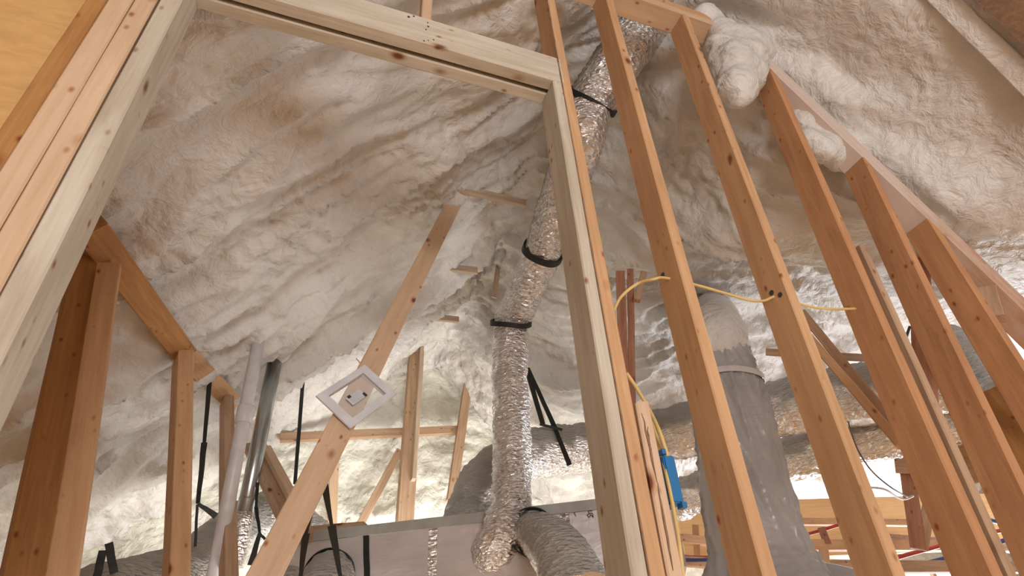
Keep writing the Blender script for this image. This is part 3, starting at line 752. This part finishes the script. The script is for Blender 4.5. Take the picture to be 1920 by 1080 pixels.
hole(1447, 549, (1676, 1078), (1345, 200), studB)
hole(1463, 553, (1676, 1078), (1345, 200), studB)
pipe('yellow_cable', [cb(1175, 700, .03), cb(1195, 730, .02), cb(1217, 768, .0), cb(1236, 808), cb(1252, 856)], .0048, M['cable'], 'upper yellow cable dropping into the top of the blue box', 'cable')
pipe('yellow_cable', [cb(1212, 768, .0), cb(1226, 805, -.01), cb(1240, 850, -.04), cb(1252, 900, -.05), cb(1262, 950, -.05), cb(1272, 1010, -.05), cb(1282, 1090, -.05)], .0045, M['cable'], 'lower yellow cable running down beside the split-grained stud past the blue box', 'cable')
bc = [PW(x, y, -.055) for x, y in ((1243, 852), (1268, 850), (1281, 941), (1260, 942))]
rt = empty('outlet_box', bc[3], 'bright blue plastic electrical box beside the split-grained stud', 'electrical box')
bm = bmesh.new(); u_ = (bc[1] - bc[0]); dn = (bc[3] - bc[0]); u_ = d * u_.dot(d)
hz = dn.z; bx0 = Vector(bc[0])
box_bm(bm, bx0, d * 0.030, n * 0.055, UPV * hz); bmesh.ops.bevel(bm, geom=bm.edges[:], offset=.003, segments=2, affect='EDGES')
adopt(link('body', bm, M['blue']), rt)
bm = bmesh.new(); adopt(link('mounting_tab', box_bm(bmesh.new(), bx0 - n * .004 - d * .003, d * 0.010, n * 0.02, UPV * .012), M['blue']), rt); box_bm(bm, bx0 + UPV * (hz - .010) - n * .004 + d * .02, d * 0.012, n * 0.02, UPV * .012)
adopt(link('mounting_tab', bm, M['blue']), rt)

# ---------------------------------------------------------------- timbers beyond the studs, right
def bx(name, p0, p1, h0_, h1_, w_, t_, m_, lb, cat='brace', group=None, wd=None):
    a = PX(*p0, h0_); b = PX(*p1, h1_); v = ((a + b) / 2 - CAM).normalized(); ax = (b - a).normalized()
    return beam(name, a, b, wd or ax.cross(v), w_, t_, m_, lb, cat, group)
bx('bundled_board', (1172, 780), (1163, 512), 3.0, 3.0, .055, .05, M['pine_red'], 'left board of the reddish upright bundle behind the king stud', 'board', 'reddish boards behind the king stud')
bx('bundled_board', (1186, 790), (1182, 508), 3.05, 3.05, .04, .05, M['pine_red'], 'middle board of the reddish upright bundle behind the king stud', 'board', 'reddish boards behind the king stud')
bx('bundled_board', (1194, 564), (1207, 512), 3.0, 3.02, .04, .04, M['pine_old'], 'short board stub at the right of the reddish upright bundle', 'board', 'reddish boards behind the king stud')
bx('diagonal_brace', (1505, 588), (1712, 840), 2.6, 2.5, .038, .04, M['pine_old'], 'upper reddish strut of the doubled diagonal behind the studs', group='doubled diagonal behind the studs')
bx('diagonal_brace', (1500, 612), (1690, 835), 2.55, 2.45, .035, .04, M['pine'], 'lower orange strut of the doubled diagonal behind the studs', group='doubled diagonal behind the studs')
bx('collar_beam', (1437, 660), (1640, 672), 4.0, 4.05, .05, .06, M['pine_old'], 'foam-edged beam end poking out left of the doubled diagonal', 'beam')
bx('web_post', (1722, 475), (1738, 780), 3.3, 3.2, .095, .05, M['pine_red'], 'dark reddish post between the right studs', 'post')
bx('web_post', (1722, 640), (1716, 830), 3.25, 3.2, .03, .04, M['pine_old'], 'narrow pale batten along the dark reddish post', 'post')
bx('web_post', (1600, 480), (1760, 800), 2.35, 2.2, .045, .04, M['pine_red'], 'slim reddish web seen through the gap right of the cable-end stud', 'web')
bx('web_post', (1700, 875), (1722, 1030), 4.9, 4.9, .09, .08, M['pine_red'], 'upright leg of the V of struts above the far joists', 'strut', 'struts above the far joists')
bx('web_post', (1752, 885), (1728, 1030), 4.9, 4.9, .07, .06, M['pine_old'], 'slanting leg of the V of struts above the far joists', 'strut', 'struts above the far joists')
bx('gusset_block', (1678, 866), (1718, 868), 4.85, 4.85, .15, .08, M['pine_old'], 'square dark block at the head of the V of struts', 'block')
bx('wall_panel', (1775, 860), (1900, 820), 4.4, 4.4, .34, .03, M['pine_old'], 'tan wooden panel behind the right studs above the far joists', 'panel')
bx('wall_panel', (1850, 740), (1960, 880), 3.4, 3.2, .20, .05, M['pine_brown'], 'brown board at the far right edge behind the last studs', 'panel')
bx('roof_block', (1848, 545), (1862, 600), 2.62, 2.6, .07, .06, M['pine_old'], 'small block hanging under the sloping plate near the right edge', 'block')
# far floor of the next bay: rim board, joists, blocks
RZ = 1.20
a = PZ(1180, 948, 1.36); b = PZ(2000, 940, 1.36)
def farz(name, p0, p1, z, w_, t_, m_, lb, cat='joist', group='far joists above the room beyond'):
    return beam(name, PZ(*p0, z), PZ(*p1, z), UPV, w_, t_, m_, lb, cat, group)
DZ = Vector((0, 0, -.10))
beam('rim_board', PZ(1270, 975, 1.32) + DZ, PZ(1940, 953, 1.32) + DZ, UPV, .48, .04, M['ply_far'], 'bright orange board band across the far room below the foam', 'board')
farz('joist', (1420, 977), (1820, 982), 1.10, .05, .05, M['pine'], 'thin upper joist crossing in front of the bright board band')
farz('joist', (1450, 1022), (1800, 1024), 0.86, .07, .07, M['pine'], 'middle joist with red tubing resting on it')
farz('joist', (1270, 1010), (1360, 1018), 1.0, .06, .06, M['pine'], 'upper short joist seen between the blue box and the flue')
farz('joist', (1270, 1052), (1360, 1058), 0.80, .06, .06, M['pine'], 'lower short joist seen between the blue box and the flue')
farz('joist', (1640, 1010), (1940, 1030), 0.9, .07, .06, M['pine_old'], 'joist at the lower right passing behind the thin dark stud')
farz('joist', (1500, 1062), (1920, 1064), 0.66, .07, .07, M['pine_old'], 'lowest far joist along the bottom edge right of the flue')
for (p0, p1, z, lb) in [((1540, 990), (1552, 1020), 6, 'short dark bridging block on the middle joist'), ((1304, 985), (1308, 1050), 6, 'upright block between the two short joists'), ((1800, 985), (1822, 1045), 5, 'bridging block at the lower right between joists'), ((1544, 1030), (1548, 1062), 5, 'pale bridging block under the middle joist')]:
    bx('bridging_block', p0, p1, z - 1.1, z - 1.1, .05, .05, M['pine_red'] if 'dark' in lb else M['pine'], lb, 'block', 'bridging blocks between far joists')
pipe('red_tube', [PZ(1452, 1016, .93), PZ(1520, 1000, .97), PZ(1580, 982, 1.0)], .012, M['red'], 'red water tube rising across the joists right of the flue', 'tube')
pipe('red_tube', [PZ(1680, 1046, .75), PZ(1760, 1024, .80), PZ(1840, 1002, .86), PZ(1940, 985, .9)], .014, M['red'], 'red water tube crossing behind the lower right studs', 'tube')
pipe('blue_tube', [PZ(1660, 1066, .68), PZ(1745, 1054, .70), PZ(1850, 1024, .76), PZ(1940, 995, .82)], .015, M['bluetube'], 'dark blue water tube crossing behind the lower right studs', 'tube')
pipe('blue_tube', [PZ(1845, 972, .95), PZ(1890, 984, .92), PZ(1950, 996, .9)], .015, M['bluetube'], 'short dark tube above the red one at the lower right edge', 'tube')
pipe('red_tube', [PZ(1268, 1000, .95), PZ(1275, 1030, .87), PZ(1282, 1043, .85), PZ(1360, 1045, .85)], .012, M['red'], 'red water tube bending between blue box and flue', 'tube')
pipe('blue_tube', [PZ(1274, 1050, .80), PZ(1310, 1050, .80), PZ(1360, 1048, .8)], .012, M['bluetube'], 'blue water tube under the red one beside the flue', 'tube')
pipe('thin_wire', [PX(1590, 790, 3.6), PX(1606, 838, 3.6), PX(1632, 880, 3.6), PX(1668, 912, 3.7), PX(1702, 932, 3.9)], .004, M['wire'], 'thin dark wire sagging towards the V of struts', 'wire')
pipe('thin_wire', [PX(1632, 914, 4.0), PX(1660, 918, 4.0), PX(1690, 936, 4.2), PX(1712, 930, 4.3)], .006, M['pvc'], 'pale loose wire drooping below the thin dark one', 'wire')
pipe('thin_wire', [PX(1706, 612, 3.4), PX(1698, 640, 3.4), PX(1704, 662, 3.4)], .007, M['wire'], 'dark wire loop against the foam left of the reddish post', 'wire')

# ---------------------------------------------------------------- upper right: bare deck and sprayed rafter
a, ha = roofhit(1735, -40, -.03); b, hb = roofhit(1985, 205, -.03)
beam('hip_rafter', a, b, n, .075, .08, M['foam'], 'foam-coated rafter slanting across the upper right corner', 'rafter')
bm = bmesh.new(); vs = []
for x, y in ((1800, -30), (1960, 125), (2060, 60), (1960, -120)):
    p, _ = roofhit(x, y, -.16); vs.append(bm.verts.new(p))
fc = bm.faces.new(vs); ex = bmesh.ops.extrude_face_region(bm, geom=[fc])
for q in ex['geom']:
    if isinstance(q, bmesh.types.BMVert): q.co += UPV * .02
tag(link('roof_deck_sheet', bm, M['deck']), 'dark bare roof deck board in the upper right corner', 'board')
a, ha = roofhit(1285, -20, -.1); b, hb = roofhit(1365, 25, -.1)
